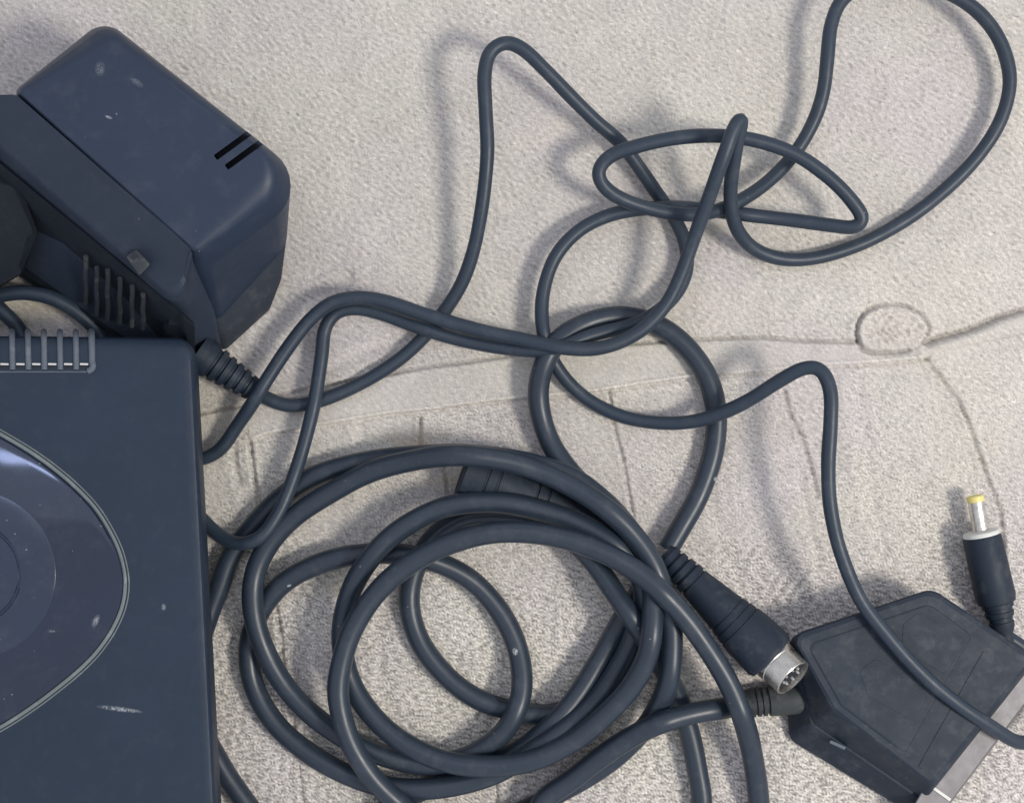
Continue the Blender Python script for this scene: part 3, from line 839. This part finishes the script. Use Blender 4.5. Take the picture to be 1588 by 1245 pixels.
lathe_w('metal_shell', e0 - ax * 12, ax, [(0, 34), (16, 34), (17, 33), (26, 32.6), (27, 31.6), (55, 31), (56, 30.2), (56, 28), (50, 27.5), (18, 27)], M_nickel, dp, 44, 26)
lathe_w('pin_insert', e0 + ax * 24, ax, [(0, 26.6), (12, 26.6), (12.2, 24), (12.3, 4)], M_hole, dp, 32)
_, iu, iv, _ = basis(tuple(e0), tuple(e0 + ax))
for k in range(7):
    an = 2 * math.pi * k / 7 + 0.3
    lathe_w('pin', e0 + ax * 24 + (iu * math.cos(an) + iv * math.sin(an)) * 15, ax, [(0, 2.4), (16, 2.4), (18, 1.2)], M_nickel, dp, 10)

# ================================================================ coiled extension lead with a moulded plug
ex = thing('coiled_cable', 'thick black cable wound in loose loops with a ribbed moulded plug beneath them', 'cable', 700, 960)
cable('cable_jacket', P_ext, RK, M_thick, ex, 26)
p0, p1 = (718, 729, 41), (896, 795, 27)
prof = [(0, 34), (0.5, 40), (3, 42.5), (34, 42), (35, 39.5), (38, 39.5), (39, 41.5), (52, 40.5), (53, 38), (56, 38), (57, 39.5), (100, 34.5),
        (114, 31.5), (115, 28), (118, 28), (119, 30.5), (132, 28), (133, 25), (136, 25), (137, 27), (165, 23), (180, 21.5), (183, 17)]
pl = lathe('moulded_plug', p0, p1, prof, M_boot, ex, 44, 28)
lathe('socket', p0, p1, [(-0.5, 6), (-0.5, 31), (0.6, 33)], M_hole, pl, 36)

# ================================================================ disc console
co = thing('game_console', 'dark blue-black disc console with a glossy oval lid and dusty rear vent', 'game console', -140, 960)
def cr(tl, tr, br, bl, h):
    return same_h([tl, tr, br, bl], h)
loft('console_body', [
    cr((-540, 600, 20), (292, 604, 20), (322, 1370, 20), (-560, 1370, 20), 46),
    cr((-590, 560, 24), (303, 566, 24), (340, 1400, 24), (-620, 1400, 24), 54),
    cr((-606, 530, 26), (306, 545, 26), (352, 1410, 26), (-650, 1410, 26), 74),
    cr((-610, 519, 28), (303, 528, 28), (347, 1412, 26), (-650, 1412, 26), 110),
    cr((-608, 516, 30), (300, 524, 28), (344, 1412, 26), (-650, 1412, 26), 138),
    cr((-606, 518, 30), (299, 527, 28), (343, 1411, 26), (-648, 1410, 26), 146),
    cr((-604, 523, 28), (297, 532, 26), (341, 1409, 25), (-646, 1408, 25), 151),
    cr((-600, 531, 26), (294, 539, 24), (338, 1406, 22), (-643, 1404, 22), 154.6),
    cr((-596, 540, 24), (290, 548, 20), (334, 1402, 20), (-640, 1400, 20), 156.2),
    cr((-590, 550, 22), (279, 558, 16), (325, 1394, 18), (-634, 1394, 18), 156.8)], M_console, co, 8, 22)
for (x, y) in [(-500, 640), (240, 640), (-520, 1330), (270, 1330)]:
    lathe('foot', (x, y, 2), (x, y, 46), [(0, 24), (2, 27), (47, 28)], M_hole, co, 24)
# rear vent: ribs, strips painting in slot glint and shadow, and the border
for k in range(16):
    x = 142 - 24.7 * k
    pth = [(x, 514, 112), (x, 517, 132), (x + .2, 521, 143), (x + .4, 528, 150), (x + .6, 538, 154.5), (x + .8, 550, 156.5), (x + 1, 562, 156.8), (x + 1, 573, 156.6)]
    if k == 0:
        pth = pth[:-1] + [(x + 2.5, 566, 158), (x + 0.5, 572, 157.8), (x - 5, 575.5, 157.4)]
    P = catmull(pth, 2.5)
    v, f = tube_mesh(np.array([W(*p) for p in P]), 4.3 if k else 4.8, 10)
    part('vent_rib', v, f, M_rib, co, True, 60)
    if k:
        box_between('slot_glint', x + 6.5, 564.5, x + 19.5, 564.8, 3.0, 154, 158.2, M_white, co)
        box_between('slot_shadow_gap', x + 5.8, 568.8, x + 20.2, 569, 4.0, 154, 157.5, M_hole, co)
P = np.array([W(x, 576.5, 156.8) for x in np.linspace(-240, 137, 20)])
v, f = tube_mesh(P, 1.2, 8)
part('vent_border', v, f, M_rib, co, True, 60)

# glossy oval lid
half = [(-150, 612), (-60, 634), (0, 667), (52, 698), (92, 727), (124, 755), (150, 783), (170, 813), (190, 855), (199, 900), (195, 938), (180, 975), (155, 1012),
        (128, 1040), (96, 1067), (52, 1100), (0, 1133), (-70, 1165), (-150, 1184)]
full = half + [(-300 - x, y) for (x, y) in reversed(half[1:-1])]
full = catmull(full + [full[0]], 9.0)[:-1]
LC = (-150.0, 900.0)
def lid_ring(off, h):
    c = np.array(full)
    t = np.roll(c, -1, 0) - np.roll(c, 1, 0)
    t /= np.linalg.norm(t, axis=1)[:, None]
    nrm = np.stack([t[:, 1], -t[:, 0]], axis=1)
    sgn = np.sign(((c - np.array(LC)) * nrm).sum(1)).mean()
    nrm *= 1 if sgn > 0 else -1
    q = c - nrm * off
    return [(p[0], p[1], h) for p in q]
def lid_scale(base, s, h):
    return [(LC[0] + (p[0] - LC[0]) * s, LC[1] + (p[1] - LC[1]) * s, h) for p in base]
loft('lid_rim', [lid_ring(-2, 153), lid_ring(-2, 157.2), lid_ring(-1, 157.8), lid_ring(0.2, 157.4), lid_ring(1.0, 155), lid_ring(1.8, 155), lid_ring(2.4, 158.2), lid_ring(5, 158.8), lid_ring(7.5, 158.2), lid_ring(8.5, 154)], M_groove, co, sharp=50)
base = lid_ring(9.5, 0)
rings = [lid_scale(base, 1.0, 154), lid_scale(base, 1.0, 159.5), lid_scale(base, 0.993, 161.5)]
DOME = 24.0
def dome_h(s): return 161.5 + DOME * (1 - s ** 2)
for s in np.linspace(0.98, 0.02, 34):
    rings.append(lid_scale(base, s, dome_h(s)))
lid = loft('lid', rings, M_lid, co, sharp=35)
# round window in the lid, laid on the dome
def dome_at(x, y):
    c = np.array(base)[:, :2] - np.array(LC)
    a = math.atan2(y - LC[1], x - LC[0])
    aa = np.arctan2(c[:, 1], c[:, 0])
    o = np.argsort(aa)
    rad = np.interp(a, aa[o], np.hypot(c[:, 0], c[:, 1])[o], period=2 * math.pi)
    return dome_h(min(1, math.hypot(x - LC[0], y - LC[1]) / rad))
def disc_rings(cx, cy, radii_off, n=96):
    out = []
    for r, off in radii_off:
        out.append([(cx + r * math.cos(2 * math.pi * k / n), cy + r * math.sin(2 * math.pi * k / n), dome_at(cx + r * math.cos(2 * math.pi * k / n), cy + r * math.sin(2 * math.pi * k / n)) + off) for k in range(n)])
    return out
win = loft('lid_window', disc_rings(-46, 890, [(132, -3), (132, 0.5), (130, 1.1)] + [(r, 1.2) for r in (120, 105, 90, 80)] + [(78, -0.6), (76, -0.6), (74, 1.4)] + [(r, 1.4) for r in (60, 40, 20, 4)]), M_lid_in, co, sharp=40)
# round button near the front
lathe('power_button', (22, 1304, 150), (22, 1304, 162), [(0, 64), (10, 64), (11.5, 62), (11.8, 56), (10.4, 54), (10.2, 10), (10.2, 1)], M_console, co, 64, 30)
lathe('button_ring', (22, 1304, 150), (22, 1304, 162), [(0, 67.5), (8.4, 67.5), (9.2, 66.8), (9.0, 65.2), (6, 65)], M_rib, co, 64, 30)

# ================================================================ loose thin lead behind the console
lc = thing('controller_lead', 'short stretch of thin black lead curving behind the console vent', 'cable', 60, 470)
def simple_cable(name, pts, r, mat, parent):
    P = catmull(pts, 5.0)
    W3 = np.array([W(*p) for p in P])
    v, f = tube_mesh(W3, r, 18)
    return part(name, v, f, mat, parent, True, 60)
simple_cable('lead', [(-120, 520, 12), (-60, 480, 30), (0, 458, 44), (40, 454, 46), (85, 464, 42), (125, 488, 30), (155, 520, 18), (175, 575, 14), (130, 640, 14), (60, 620, 14), (45, 560, 14), (30, 512, 15), (5, 484, 22), (-30, 455, 24), (-110, 430, 20)], 11.5, M_thin, lc)

print('done')
